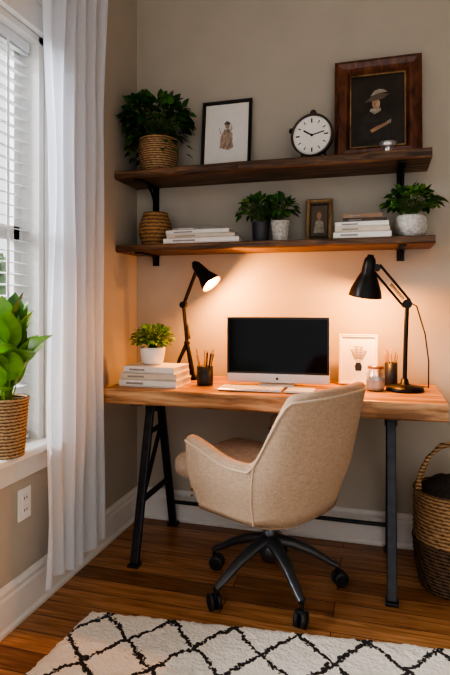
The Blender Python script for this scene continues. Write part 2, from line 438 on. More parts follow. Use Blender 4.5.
# ------------------------------------------------------------------ desk
DZ = 0.775; DF = -0.535; DT = 0.068
o, loc = slab('live_edge_desk', 0.095, 1.51, DF, -0.03, DZ-DT, DZ, DESKW, 0.014, 2, 0.007)
def dl(p): return Vector(p)-Vector(loc)
for X in (0.235, 1.31):
    yt = -0.29
    def flatbar(a, b, w=0.042, th=0.012):
        a = dl(a); b = dl(b); d = b-a
        rot = Vector((0, 0, 1)).rotation_difference(d.normalized()).to_matrix()
        o.box((a+b)/2, (w*0.9, w*0.55, d.length), STEEL, rot=rot, bevel=0.004)
    flatbar((X, yt-0.05, DZ-DT-0.005), (X, -0.52, 0.01))
    flatbar((X, yt+0.05, DZ-DT-0.005), (X, -0.065, 0.01))
    flatbar((X, -0.435, 0.26), (X, -0.145, 0.26), 0.03)
    flatbar((X, -0.365, 0.55), (X, -0.215, 0.55), 0.03)
    flatbar((X, -0.43, 0.27), (X, -0.235, 0.54), 0.022)
    o.box(dl((X, yt, DZ-DT-0.004)), (0.06, 0.44, 0.008), STEEL, bevel=0.002)
    o.box(dl((X, yt, DZ-DT-0.035)), (0.05, 0.13, 0.06), STEEL, bevel=0.004)
    for yy in (-0.522, -0.063): o.box(dl((X, yy, 0.007)), (0.05, 0.045, 0.014), STEEL, bevel=0.003)
o.tube([dl((0.235, -0.105, 0.135)), dl((1.31, -0.105, 0.135))], 0.009, STEEL)
o.done(loc)

# ------------------------------------------------------------------ shelves
SZ1, SZ2 = 1.806, 1.437
def brackets(o, loc, z0, xs, dep, leg):
    for X in xs:
        o.box(Vector((X, -0.006, z0-leg/2))-Vector(loc), (0.034, 0.008, leg), BLACK, bevel=0.001)
        o.box(Vector((X, -dep/2, z0-0.005))-Vector(loc), (0.034, dep, 0.008), BLACK, bevel=0.001)
        o.tube([Vector((X, -0.012, z0-leg*0.8))-Vector(loc), Vector((X, -leg*0.35, z0-leg*0.4))-Vector(loc), Vector((X, -leg*0.75, z0-0.01))-Vector(loc)], 0.007, BLACK)
        for zz in (0.3, 0.75): o.sphere(Vector((X, -0.011, z0-leg*zz))-Vector(loc), 0.006, STEEL)
o, loc = slab('floating_shelf', 0.003, 1.478, -0.26, -0.002, SZ1-0.042, SZ1, SHELFW, 0.014, 5, 0.007)
brackets(o, loc, SZ1-0.042, (0.115, 1.36), 0.24, 0.13); o.done(loc)
o, loc = slab('floating_shelf', 0.003, 1.492, -0.25, -0.002, SZ2-0.034, SZ2, SHELFW, 0.010, 11, 0.006)
brackets(o, loc, SZ2-0.034, (0.115, 1.36), 0.23, 0.055); o.done(loc)

# ------------------------------------------------------------------ plants
def woven(o, rfun, h, mat, rows=26, seg=72, k=18, amp=0.0028, z0=0.0, X=(0, 0)):
    prof = []
    for j in range(rows+1):
        t = j/rows; prof.append((rfun(t), z0+h*t))
    o.lathe(prof, mat, (X[0], X[1], 0), seg=seg, wob=lambda a, j: amp*math.cos(k*a+pi*j))
    r0 = rfun(0); o.lathe([(0.0001, z0), (r0, z0)], mat, (X[0], X[1], 0.0005), seg=seg)
    rt_ = rfun(1)
    o.tube([(X[0]+rt_*math.cos(2*pi*i/36), X[1]+rt_*math.sin(2*pi*i/36), z0+h) for i in range(36)], 0.006, mat, 8, closed=True)
def soil(o, r, z): o.lathe([(0.0001, z+0.004), (r, z)], SOIL, seg=24)
def foliage(o, c, rad, n, L, W, mats, base, droop=0.6, clampx=None, clampy=None, heart=True, low=-0.4):
    c = Vector(c); base = Vector(base)
    for i in range(n):
        a = R.uniform(0, 2*pi); zz = R.uniform(low, 1); rr = math.sqrt(max(0, 1-zz*zz)); q = R.uniform(0.45, 1)**0.6
        d = Vector((rr*math.cos(a), rr*math.sin(a), zz))
        p = c + Vector((d.x*rad[0], d.y*rad[1], d.z*rad[2]))*q
        l = L*R.uniform(0.65, 1.15); dr = (d + Vector((R.uniform(-.5, .5), R.uniform(-.5, .5), R.uniform(-.3, .4))))
        if dr.length < 0.1: dr = Vector((0, 0, 1))
        dr.normalize()
        tip = p+dr*l
        if clampx: 
            if tip.x < clampx: p.x += clampx-tip.x
        if clampy:
            if tip.y > clampy: p.y -= tip.y-clampy
        if i % 3 == 0:
            mid = (base+p)/2 + Vector((0, 0, abs(rad[2])*0.25))
            o.tube([base+Vector((R.uniform(-.015, .015), R.uniform(-.015, .015), 0)), mid, p], 0.0016, STEM, 5)
        o.leaf(p, dr, l, l*W*R.uniform(0.85, 1.15), R.choice(mats), droop, 0.25, 5, heart)

# top shelf plant
o = Obj('potted_pothos')
woven(o, lambda t: 0.070+0.030*math.sin(pi*(0.12+0.6*t)), 0.165, WICK, 22)
soil(o, 0.09, 0.155)
foliage(o, (-0.015, -0.01, 0.25), (0.19, 0.115, 0.135), 300, 0.058, 0.78, [G1, G1, G2], (0, 0, 0.16), 0.8, clampx=-0.18, clampy=0.14)
for i in range(9):
    a = R.uniform(0, 2*pi) if i > 3 else R.uniform(2.2, 4.2)
    for t in range(6):
        u = t/6; p = Vector((math.cos(a)*(0.09+0.055*math.sin(u*2)), min(0.1, math.sin(a)*(0.09+0.05*math.sin(u*2))), 0.21-0.17*u*u))
        o.leaf(p, (math.cos(a+R.uniform(-1, 1)), min(0.2, math.sin(a+R.uniform(-1, 1))), -0.4), 0.042, 0.034, R.choice([G1, G2]), 0.4, 0.2, 4, True)
o.done((0.188, -0.145, SZ1+0.001))

o = Obj('wicker_vase')
woven(o, lambda t: 0.052+0.032*math.sin(pi*min(1, 0.08+0.85*t)), 0.165, WOODVASE, 24, k=24, amp=0.0012)
o.lathe([(0.056, 0.165), (0.050, 0.172), (0.046, 0.165), (0.044, 0.06), (0.0001, 0.06)], WOODVASE)
o.done((0.165, -0.13, SZ2+0.001))

def pot(o, r0, r1, h, mat, rim=0.006):
    o.lathe([(0.0001, 0), (r0*0.96, 0), (r0, 0.004), ((r0*0.4+r1*0.6), h*0.6), (r1, h-0.004), (r1, h), (r1-rim*0.6, h), (r1-rim, h-0.006), (r1-rim, h*0.8)], mat)
    soil(o, r1-rim, h*0.87)
o = Obj('potted_ivy'); pot(o, 0.038, 0.043, 0.10, DARKC)
foliage(o, (-0.02, 0, 0.16), (0.085, 0.075, 0.065), 150, 0.042, 0.6, [G1, G2, G2, G3], (0, 0, 0.09), 0.9, clampy=0.12)
o.done((0.715, -0.135, SZ2+0.001))
o = Obj('potted_ivy'); pot(o, 0.036, 0.046, 0.10, GREYC)
foliage(o, (0.0, 0, 0.15), (0.075, 0.075, 0.06), 120, 0.042, 0.6, [G1, G2, G2], (0, 0, 0.09), 0.9, clampy=0.12)
o.done((0.812, -0.145, SZ2+0.001))
o = Obj('potted_pilea')
o.lathe([(0.0001, 0), (0.045, 0), (0.062, 0.02), (0.070, 0.055), (0.066, 0.092), (0.061, 0.1), (0.056, 0.098), (0.056, 0.08)], GREYC); soil(o, 0.056, 0.088)
foliage(o, (0.0, 0, 0.155), (0.115, 0.09, 0.06), 190, 0.045, 0.7, [G1, G2, G3, G2], (0, 0, 0.09), 0.8, clampy=0.12, low=-0.2)
o.done((1.400, -0.14, SZ2+0.001))

# ------------------------------------------------------------------ books
def books(name, loc, rz, specs):
    o = Obj(name); z = 0
    for (w, d, h, mat, dx, dy, r) in specs:
        X = Matrix.Translation((dx, dy, z)) @ Matrix.Rotation(math.radians(r), 4, 'Z')
        c = 0.0028
        o.box((0, 0.003, h/2), (w-0.008, d-0.006, h-2*c), PAPER, X=X)
        o.box((0, 0, c/2), (w, d, c), mat, X=X); o.box((0, 0, h-c/2), (w, d, c), mat, X=X)
        o.box((0, -d/2+0.0015, h/2), (w, 0.004, h), mat, X=X, bevel=0.001)
        o.box((0, -d/2-0.0006, h*0.14), (w*0.99, 0.0008, 0.0012), BK[3], X=X)
        o.box((-w*0.22, -d/2-0.0008, h/2), (w*0.3, 0.0008, h*0.3), BK[3] if mat is not BK[3] else BK[0], X=X)
        z += h+0.0012
    o.done(loc, rz)
books('book_stack', (0.445, -0.15, SZ2+0.001), 0, [(0.38, 0.19, 0.024, BK[0], 0, 0, 0), (0.34, 0.18, 0.018, BK[1], -0.005, 0, 1.5), (0.32, 0.17, 0.020, BK[0], -0.02, 0, -1), (0.24, 0.15, 0.010, BK[3], -0.03, 0, 3)])
books('book_stack', (1.190, -0.14, SZ2+0.001), 0, [(0.25, 0.18, 0.026, BK[0], 0, 0, 0), (0.235, 0.18, 0.022, BK[1], 0, 0, 0.8), (0.23, 0.17, 0.022, BK[0], 0, 0, -1), (0.19, 0.14, 0.016, BK[4], 0.01, 0, 1), (0.17, 0.14, 0.02, BK[2], 0.0, 0, 2)])
books('book_stack', (0.272, -0.37, DZ+0.001), 0, [(0.275, 0.20, 0.030, BK[0], 0, 0, 0), (0.265, 0.195, 0.028, BK[1], 0.0, 0, 1.5), (0.25, 0.18, 0.028, BK[0], 0.003, 0, -2)])

o = Obj('potted_boxwood')
o.lathe([(0.0001, 0), (0.040, 0), (0.050, 0.012), (0.057, 0.05), (0.059, 0.078), (0.056, 0.08), (0.053, 0.076), (0.052, 0.06)], CERAM); soil(o, 0.052, 0.068)
foliage(o, (0, 0, 0.115), (0.095, 0.085, 0.065), 360, 0.024, 0.7, [G2, G3, G4, G3], (0, 0, 0.07), 0.5)
o.done((0.25, -0.36, DZ+0.091))

# window sill plant
o = Obj('potted_dieffenbachia')
woven(o, lambda t: 0.054+0.014*t, 0.195, WICK, 28, k=20)
soil(o, 0.062, 0.18)
leaves = 32
for i in range(leaves):
    a = i*2.399; e = R.uniform(0.5, 1.25) if i > 5 else 1.3
    l = R.uniform(0.14, 0.19)
    hgt = 0.22 + 0.21*(1-i/leaves)*R.uniform(0.6, 1)
    dx, dy = math.cos(a)*0.5, math.sin(a)
    if dx < 0: dx *= 0.2
    if dy > 0: dy *= 0.42
    st = Vector((dx*0.035+0.01, dy*0.05, hgt))
    o.tube([(0, 0, 0.18), (dx*0.015, dy*0.02, hgt*0.7), tuple(st)], 0.003, G3, 6)
    d = Vector((dx*math.cos(e), dy*math.cos(e), math.sin(e)))
    o.leaf(st, d, l, l*0.55, R.choice([G2, G3, G3, G4]), 1.0, 0.2, 8)
o.done((0.032, -1.095, WZ0+0.026))

# ------------------------------------------------------------------ pictures
def frame(name, w, h, fw, fd, fmat, mount, loc, lean, art=None, rz=0):
    o = Obj(name)
    prof = [(0, 0), (0, -fd*0.7), (fw*0.25, -fd), (fw*0.6, -fd*0.8), (fw*0.8, -fd*0.85), (fw, -fd*0.45), (fw, 0)]
    cs = [(-w/2, 0), (w/2, 0), (w/2, h), (-w/2, h)]; sg = [(1, 1), (-1, 1), (-1, -1), (1, -1)]
    vs = []; fs = []; k = len(prof)
    for (cx, cz), (sx, sz) in zip(cs, sg):
        for (a, y) in prof: vs.append((cx+sx*a, y, cz+sz*a))
    for i in range(4):
        for j in range(k):
            fs.append([i*k+j, i*k+(j+1) % k, ((i+1) % 4)*k+(j+1) % k, ((i+1) % 4)*k+j])
    o.add(vs, fs, fmat)
    o.box((0, -0.003, h/2), (w-fw, 0.004, h-fw), mount)
    if art: art(o, w, h)
    return o.done(loc, rz, -lean)
def poly(o, pts, y, mat):
    o.add([(x, y, z) for x, z in pts], [list(range(len(pts)))], mat)
def ell(cx, cz, rx, rz, n=20): return [(cx+rx*math.cos(2*pi*i/n), cz+rz*math.sin(2*pi*i/n)) for i in range(n)]
def art_sketch(o, w, h):
    y = -0.0062
    cx, cz = 0, h*0.5
    poly(o, [(-w*0.30, h*0.17), (w*0.30, h*0.17), (w*0.30, h*0.83), (-w*0.30, h*0.83)], -0.0055, BK[0])
    rr = random.Random(3)
    poly(o, ell(cx+0.004, cz+0.055, 0.012, 0.016), y, INK2)
    poly(o, [(-0.034, cz-0.06), (-0.03, cz+0.00), (-0.012, cz+0.036), (0.014, cz+0.038), (0.034, cz+0.01), (0.030, cz-0.02), (0.04, cz-0.06), (0.012, cz-0.075)], y, INK2)
    for i in range(26):
        x = rr.uniform(-0.034, 0.034); z = cz+rr.uniform(-0.07, 0.03); a = rr.uniform(-0.6, 0.6); l = rr.uniform(0.012, 0.035)
        dx, dz = math.sin(a)*l, math.cos(a)*l
        poly(o, [(x-0.0011, z), (x+0.0011, z), (x+dx+0.0008, z+dz), (x+dx-0.0008, z+dz)], y-0.0003-i*1e-5, INK)
    poly(o, [(-0.016, cz+0.064), (0.0, cz+0.082), (0.02, cz+0.07), (0.018, cz+0.060)], y-0.0004, INK)
def art_oil(o, w, h):
    y = -0.007; s = h/0.5*1.0; cx, cz = -0.005, h*0.5-0.01
    def P(l): return [(cx+a*s, cz+b*s) for a, b in l]
    poly(o, P([(-0.085, -0.13), (-0.08, -0.05), (-0.05, 0.0), (-0.01, 0.02), (0.04, 0.01), (0.075, -0.03), (0.09, -0.13)]), y, OILC)
    poly(o, P([(-0.032, 0.010), (-0.01, -0.008), (0.022, 0.008), (0.02, 0.022), (-0.026, 0.022)]), y-0.0006, OILW)
    poly(o, [(cx+a*s, cz+b*s) for a, b in ell(-0.002, 0.046, 0.019, 0.027)], y-0.001, OILS)
    poly(o, [(cx+a*s, cz+b*s) for a, b in ell(0.008, 0.040, 0.009, 0.018)], y-0.0013, INK2)
    poly(o, P([(-0.058, 0.052), (-0.03, 0.056), (0.03, 0.066), (0.062, 0.088), (0.040, 0.090), (0.024, 0.108), (-0.01, 0.106), (-0.026, 0.078)]), y-0.0016, INK)
    poly(o, P([(-0.028, 0.082), (-0.01, 0.108), (0.012, 0.116), (0.034, 0.112), (0.052, 0.098), (0.024, 0.098), (-0.006, 0.090)]), y-0.002, OILW)
    poly(o, P([(-0.03, -0.085), (0.0, -0.068), (0.035, -0.055), (0.055, -0.045), (0.05, -0.062), (0.02, -0.078), (-0.02, -0.098)]), y-0.001, OILS)
    poly(o, P([(0.05, -0.045), (0.068, -0.036), (0.066, -0.055), (0.05, -0.06)]), y-0.0012, OILW)
    for (a, b, c_, d_) in ((0, h*0.145, w*0.64, 0.006), (0, h*0.855, w*0.64, 0.006), (-w*0.315, h/2, 0.006, h*0.71), (w*0.315, h/2, 0.006, h*0.71)):
        o.box((a, -0.012, b), (c_, 0.006, d_), FRG)
def art_bot(o, w, h):
    # sprigs of leaves standing in a dark vase, ink on paper
    y = -0.0062
    poly(o, [(-w*0.28, h*0.2), (w*0.28, h*0.2), (w*0.28, h*0.80), (-w*0.28, h*0.80)], -0.0055, BK[0])
    poly(o, [(-0.013, h*0.27), (0.013, h*0.27), (0.016, h*0.36), (0.010, h*0.43), (-0.010, h*0.43), (-0.016, h*0.36)], y-0.0006, FRB)
    for k, (x0, tx, tz) in enumerate(((-0.006, -0.028, 0.66), (-0.002, -0.010, 0.73), (0.003, 0.012, 0.72), (0.006, 0.030, 0.64))):
        z0 = h*0.42; z1 = h*tz
        poly(o, [(x0-0.001, z0), (x0+0.001, z0), (tx+0.0008, z1), (tx-0.0008, z1)], y-k*1e-5, FRB)
        for t in range(5):
            f = 0.3+0.17*t; x = x0+(tx-x0)*f; z = z0+(z1-z0)*f
            for sgn in (-1, 1): poly(o, [(x, z), (x+sgn*0.006, z+0.003), (x+sgn*0.009, z+0.010), (x+sgn*0.003, z+0.008)], y-0.0003-k*1e-5, INK)
def art_small(o, w, h):
    y = -0.0062
    poly(o, [(-w*0.3, h*0.15), (w*0.3, h*0.15), (w*0.3, h*0.85), (-w*0.3, h*0.85)], y+0.0006, INK)
    poly(o, ell(0, h*0.62, w*0.09, h*0.08), y, OILS)
    poly(o, [(-w*0.2, h*0.22), (-w*0.14, h*0.48), (0, h*0.54), (w*0.14, h*0.48), (w*0.2, h*0.22)], y, OILW)
frame('framed_sketch', 0.262, 0.380, 0.017, 0.018, FRB, MAT_W, (0.515, -0.055, SZ1+0.004), math.radians(7), art_sketch)
frame('framed_oil_portrait', 0.392, 0.49, 0.068, 0.04, FRW, OILBG, (1.256, -0.058, SZ1+0.004), math.radians(4.5), art_oil)
frame('small_photo_frame', 0.128, 0.215, 0.020, 0.016, FRG, OILBG, (0.984, -0.052, SZ2+0.004), math.radians(8), art_small)
frame('framed_botanical_print', 0.175, 0.228, 0.014, 0.015, FRP, MAT_W, (1.172, -0.150, DZ+0.004), math.radians(8), art_bot)

# ------------------------------------------------------------------ alarm clock
o = Obj('alarm_clock')
r = 0.096; cz = 0.118
o.lathe([(0.0001, 0.035), (r*0.6, 0.033), (r*0.9, 0.018), (r, 0), (r, -0.022), (r*1.03, -0.027), (r*1.03, -0.031), (r*0.97, -0.034), (r*0.93, -0.030), (r*0.92, -0.024)], CLKM, (0, 0, cz), (0, 1, 0), 48)
o.lathe([(0.0001, -0.025), (r*0.93, -0.025)], CLOCKF, (0, 0, cz), (0, 1, 0), 48)
for i in range(12):
    a = i*pi/6; q = Matrix.Rotation(a, 3, 'Y')
    p = q @ Vector((0, 0, r*0.70)); big = i % 3 == 0
    o.box((p.x, -0.0262, cz+p.z), (0.006 if big else 0.004, 0.001, r*0.20 if big else r*0.15), FRB, rot=q)
for i in range(60):
    a = i*pi/30; q = Matrix.Rotation(a, 3, 'Y'); p = q @ Vector((0, 0, r*0.87))
    o.box((p.x, -0.0262, cz+p.z), (0.0012, 0.001, r*0.05), FRB, rot=q)
for ang, l, w in ((-58, 0.50, 0.007), (78, 0.66, 0.005)):
    q = Matrix.Rotation(math.radians(ang), 3, 'Y'); p = q @ Vector((0, 0, r*l*0.42))
    o.box((p.x, -0.0280, cz+p.z), (w, 0.0012, r*l*1.05), FRB, rot=q)
o.cyl((0, -0.03, cz), (0, -0.024, cz), 0.006, FRB)
for sx in (-1, 1): o.tube([(sx*0.05, 0, cz-0.078), (sx*0.068, 0, 0.002)], [0.006, 0.008], CLKM)
o.tube([(0, 0, cz+r-0.002), (0, 0, cz+r+0.012)], 0.006, CLKM); o.lathe([(0.0001, 0.02), (0.010, 0.018), (0.015, 0.008), (0.016, 0.0), (0.0001, 0.0)], CLKM, (0, 0, cz+r+0.008))
o.tube([(-r*0.95, 0, cz+0.03), (-r*1.12, 0, cz+0.04)], 0.004, CLKM); o.lathe([(0.0001, 0.012), (0.010, 0.008), (0.012, 0), (0.0001, 0)], CLKM, (-r*1.10, 0, cz+0.040), (-1, 0, 0.3))
o.done((0.968, -0.15, SZ1+0.001), rz=math.radians(-8))
o = Obj('trinket_bowl')
o.lathe([(0.0001, 0), (0.017, 0), (0.018, 0.006), (0.014, 0.014), (0.024, 0.024), (0.038, 0.044), (0.035, 0.044), (0.022, 0.028), (0.0001, 0.022)], SILV)
o.done((1.30, -0.215, SZ1+0.001))

# ------------------------------------------------------------------ computer
o = Obj('desktop_computer')
w, h = 0.468, 0.300; zb = 0.010
o.box((0, 0, zb+h/2), (w, 0.010, h), SILV, bevel=0.004)
o.box((0, -0.0055, zb+h/2+0.020), (w-0.004, 0.003, h-0.043), FRB, bevel=0.001)
o.box((0, -0.0072, zb+h/2+0.020), (w-0.022, 0.001, h-0.062), SCREEN)
o.box((0, -0.0055, zb+0.020), (w-0.004, 0.003, 0.037), CHIN, bevel=0.001)
vs = []; fs = []; n = 16
for j in range(n+1):
    for i in range(n+1):
        x = -1+2*i/n; z = -1+2*j/n
        y = 0.004+0.035*(1-x*x)**0.8*(1-z*z)**0.8
        vs.append((x*(w/2-0.003), y, zb+h/2+z*(h/2-0.003)))
for j in range(n):
    for i in range(n): a = j*(n+1)+i; fs.append([a, a+1, a+n+2, a+n+1])
o.add(vs, fs, SILV, True)
o.sphere((0, -0.0072, zb+0.020), 0.006, FRB, sc=(1, 0.1, 1))
o.tube([(0, 0.03, 0.17), (0, 0.06, 0.08), (0, 0.075, 0.012)], [0.075, 0.078, 0.08], SILV, 12, flat=0.06, up=(0, 1, 0))
o.box((0, 0.0, 0.004), (0.16, 0.155, 0.007), SILV, bevel=0.003)
o.done((0.818, -0.255, DZ+0.001), rz=math.radians(3))
o = Obj('keyboard')
o.box((0, 0, 0.005), (0.275, 0.112, 0.009), SILV, bevel=0.003)
for rr in range(5):
    for cc in range(14):
        if rr == 0 and 3 < cc < 9: continue
        o.box((-0.125+cc*0.0192, -0.042+rr*0.0205, 0.0108), (0.016, 0.017, 0.003), KEYS, bevel=0.0008)
o.box((-0.125+6*0.0192, -0.042, 0.0108), (0.093, 0.017, 0.003), KEYS, bevel=0.0008)
o.done((0.735, -0.415, DZ+0.001), rz=math.radians(2))
o = Obj('trackpad'); o.box((0, 0, 0.005), (0.12, 0.112, 0.009), SILV, bevel=0.003); o.box((0, 0, 0.0098), (0.114, 0.106, 0.0012), CERAM)
o.done((0.945, -0.41, DZ+0.001))

# ------------------------------------------------------------------ pencil holders
def pencils(o, r, h, n, top):
    for i in range(n):
        a = R.uniform(0, 2*pi); b = Vector((math.cos(a)*r*0.3, math.sin(a)*r*0.3, 0.006)); e = Vector((math.cos(a)*r*1.15, math.sin(a)*r*1.15, top*R.uniform(0.85, 1.05)))
        m = R.choice(PENC); o.tube([b, e], 0.0036, m, 6); d = (e-b).normalized(); o.tube([e, e+d*0.012], [0.0036, 0.0006], PENC[1], 6)
o = Obj('pencil_cup')
o.lathe([(0.0001, 0), (0.035, 0), (0.037, 0.003), (0.037, 0.085), (0.034, 0.085), (0.034, 0.01), (0.0001, 0.008)], PLAST); pencils(o, 0.033, 0.085, 14, 0.155)
o.done((0.497, -0.33, DZ+0.001))
o = Obj('pencil_cup')
o.lathe([(0.0001, 0), (0.026, 0), (0.028, 0.003), (0.028, 0.105), (0.025, 0.105), (0.025, 0.01), (0.0001, 0.008)], PLAST); pencils(o, 0.024, 0.1, 9, 0.16)
o.done((1.315, -0.125, DZ+0.001))
o = Obj('candle_jar')
o.lathe([(0.0001, 0), (0.034, 0), (0.038, 0.004), (0.038, 0.07), (0.030, 0.082), (0.030, 0.088), (0.033, 0.09), (0.033, 0.094), (0.027, 0.094)], JARG)
o.lathe([(0.0001, 0.004), (0.034, 0.004), (0.034, 0.055), (0.0001, 0.055)], WAX); o.cyl((0, 0, 0.055), (0, 0, 0.066), 0.001, INK, 6)
o.lathe([(0.0385, 0.012), (0.0387, 0.045)], INK2)
o.lathe([(0.0001, 0.094), (0.034, 0.094), (0.034, 0.104), (0.0001, 0.106)], COPPER)
o.done((1.248, -0.275, DZ+0.001))

# ------------------------------------------------------------------ lamps
def shade(o, apex, axis, L, r1):
    ax = Vector(axis).normalized()
    P = [(0.0001, -0.012), (0.012, -0.012), (0.016, 0), (0.022, 0.004), (0.027, 0.03), (0.030, L*0.38), (r1*0.62, L*0.55), (r1*0.9, L*0.82), (r1, L)]
    o.lathe(P, BLACK, apex, ax, 36)
    o.lathe([(r1, L), (r1-0.003, L), (r1*0.88, L*0.82), (r1*0.58, L*0.56), (0.026, L*0.4), (0.0001, L*0.36)], SHADEIN, apex, ax, 36)
    a = Vector(apex)
    o.cyl(a+ax*L*0.34, a+ax*L*0.50, 0.012, STEEL)
    T = Matrix.Translation(a+ax*L*0.70) @ Vector((0, 0, 1)).rotation_difference(ax).to_matrix().to_4x4()
    o.sphere((0, 0, 0), 0.021, BULB, sc=(1, 1, 1.25), T=T)
def spring(o, a, b, r=0.006, turns=12):
    a = Vector(a); b = Vector(b); d = (b-a); u = d.normalized().orthogonal(); w = d.normalized().cross(u); n = turns*8
    o.tube([a+d*(i/n)+(u*math.cos(i*2*pi/8)+w*math.sin(i*2*pi/8))*r for i in range(n+1)], 0.0014, STEEL, 5)
def addlight(name, p, e, parent, col=(1, 0.39, 0.10), r=0.016):
    l = bpy.data.lights.new(name, 'POINT'); l.energy = e; l.color = col; l.shadow_soft_size = r
    ob = bpy.data.objects.new(name, l); ob.location = p; bpy.context.scene.collection.objects.link(ob); ob.parent = parent
    return ob
o = Obj('articulated_desk_lamp')
hub = Vector((0.0, 0, 0.175)); elb = Vector((-0.018, 0.0, 0.365)); head = Vector((0.065, -0.03, 0.545))
for fx, fy in ((-0.055, -0.05), (0.055, -0.05), (0.0, 0.07)):
    o.tube([hub, Vector((fx*0.5, fy*0.5, 0.10)), Vector((fx, fy, 0.006))], [0.010, 0.009, 0.008], BLACK)
o.lathe([(0.0001, 0), (0.068, 0), (0.07, 0.004), (0.066, 0.012), (0.0001, 0.014)], BLACK)
o.sphere(hub, 0.015, BLACK)
for dy in (-0.010, 0.010):
    o.tube([hub+Vector((0, dy, 0)), elb+Vector((0, dy, 0))], 0.0055, BLACK, 8)
    o.tube([elb+Vector((0, dy, 0)), head+Vector((0, dy, 0))], 0.0055, BLACK, 8)
spring(o, hub+Vector((0.012, 0, 0.02)), hub*0.5+elb*0.5+Vector((0.008, 0, 0)))
o.cyl(elb+Vector((0, -0.018, 0)), elb+Vector((0, 0.018, 0)), 0.016, BLACK)
o.cyl(head+Vector((0, -0.018, 0)), head+Vector((0, 0.018, 0)), 0.012, BLACK)
ax = Vector((0.66, -0.14, -0.72)).normalized(); apex = head+Vector((-0.010, -0.004, 0.018))
shade(o, apex, ax, 0.135, 0.052)
ob = o.done((0.345, -0.155, DZ+0.001))
addlight('bulb_light', apex+ax*0.140, 13, ob)
o = Obj('articulated_desk_lamp')
elb = Vector((0.010, 0, 0.37)); head = Vector((-0.115, -0.02, 0.525))
o.lathe([(0.0001, 0), (0.078, 0), (0.08, 0.005), (0.076, 0.016), (0.03, 0.024), (0.018, 0.03), (0.014, 0.05), (0.0001, 0.05)], BLACK, seg=40)
o.tube([(0, 0, 0.03), (0.004, 0, 0.2), tuple(elb)], [0.0095, 0.0095, 0.0095], BLACK)
for q in (Vector((0.012, 0, 0.014)), Vector((-0.012, 0, -0.014))):
    o.tube([elb+q, head+q], 0.0055, BLACK, 8)
spring(o, elb+Vector((-0.015, -0.004, 0.02)), elb*0.45+head*0.55)
o.cyl(elb+Vector((0, -0.02, 0)), elb+Vector((0, 0.02, 0)), 0.020, BLACK)
o.cyl(head+Vector((0, -0.018, 0)), head+Vector((0, 0.018, 0)), 0.016, BLACK)
ax = Vector((-0.14, 0.16, -1)).normalized(); apex = head+Vector((-0.026, -0.008, 0.045))
o.tube([head, head+Vector((-0.014, 0, 0.012)), apex+ax*0.03], 0.009, BLACK)
shade(o, apex, ax, 0.170, 0.072)
c = [(0.015, 0.01, 0.38), (0.05, 0.02, 0.36), (0.085, 0.03, 0.24), (0.10, 0.04, 0.12), (0.10, 0.05, 0.01), (0.06, 0.11, 0.005)]
o.tube(c, 0.003, PLAST, 6)
ob = o.done((1.368, -0.245, DZ+0.001))
addlight('bulb_light', apex+ax*0.172, 12, ob)

# ------------------------------------------------------------------ chair
def sst(a, b, x): t = max(0, min(1, (x-a)/(b-a))); return t*t*(3-2*t)
o = Obj('upholstered_office_chair')
W_, D_ = 0.285, 0.255; th0 = 0.056; ARM = 0.165; UP = 0.058
st = []
for u in (1.0, 0.9, 0.7, 0.4): st.append((-W_, ARM+0.035*u, 100, math.sqrt(max(0.0, 1-u*u))*0.9+0.1))
for i in range(6): st.append((-W_, ARM*(1-i/6), 98-8*i/6, 1))
na = 44
for i in range(na+1):
    a = -90+180*i/na; ar = math.radians(a)
    st.append((W_*math.copysign(abs(math.sin(ar))**0.72, a), -D_*abs(math.cos(ar))**0.72, abs(a), 1))
for i in range(5, -1, -1): st.append((W_, ARM*(1-i/6), 98-8*i/6, 1))
for u in (0.4, 0.7, 0.9, 1.0): st.append((W_, ARM+0.035*u, 100, math.sqrt(max(0.0, 1-u*u))*0.9+0.1))
def ztop(a, y):
    back = 0.803 - 0.012*(a/50)**2
    arm = 0.545 + 0.057*sst(-0.05, 0.2, y)
    return arm + (back-arm)*(1-sst(50, 74, a))
loops = []; rimo = []
N_ = len(st)
for i, (x, y, a, f) in enumerate(st):
    p0 = Vector(st[max(0, i-1)][:2]); p1 = Vector(st[min(N_-1, i+1)][:2]); t = (p1-p0)
    if t.length < 1e-6: t = Vector((0, -1))
    t.normalize(); nrm = Vector((t.y, -t.x))
    c2 = Vector((x, y))
    if nrm.dot(c2) < 0: nrm = -nrm
    if a > 90: nrm = Vector((math.copysign(1, x), 0))
    zt = ztop(a, y) - 0.03*(1-f); th = th0*f
    def pos(off, z):
        k = 0.82 + 0.18*sst(0.28, 0.50, z)
        bw = 1-sst(50, 90, a)
        q = (c2 - nrm*(th0/2))*k + nrm*off
        return Vector((q.x, q.y - max(0, z-0.42)*0.22*bw, z+UP))
    L = []; r_ = th/2
    for j in range(11): L.append(pos(r_, 0.325+(zt-r_-0.325)*j/10))
    for j in range(1, 8): an = pi*j/8; L.append(pos(r_*math.cos(an), zt-r_+r_*math.sin(an)))
    for j in range(7): L.append(pos(-r_, (zt-r_)+(0.37-(zt-r_))*j/6))
    loops.append(L); rimo.append(pos(r_+0.001, zt-r_+0.004))
k = len(loops[0]); vs = [v for L in loops for v in L]; fs = []
for i in range(N_-1):
    for j in range(k): fs.append([i*k+j, i*k+(j+1) % k, (i+1)*k+(j+1) % k, (i+1)*k+j])
fs.append(list(range(k))); fs.append([(N_-1)*k+j for j in range(k)][::-1])
o.add(vs, fs, CHAIR, True)
o.tube(rimo, 0.0045, CHAIR2, 8)
for idx in (4+6+5, N_-1-(4+6+5)):
    L = loops[idx]; o.tube([L[j]+(L[j]-Vector((0, 0, L[j].z))).normalized()*0.001 for j in range(0, 11)], 0.003, CHAIR2, 6)
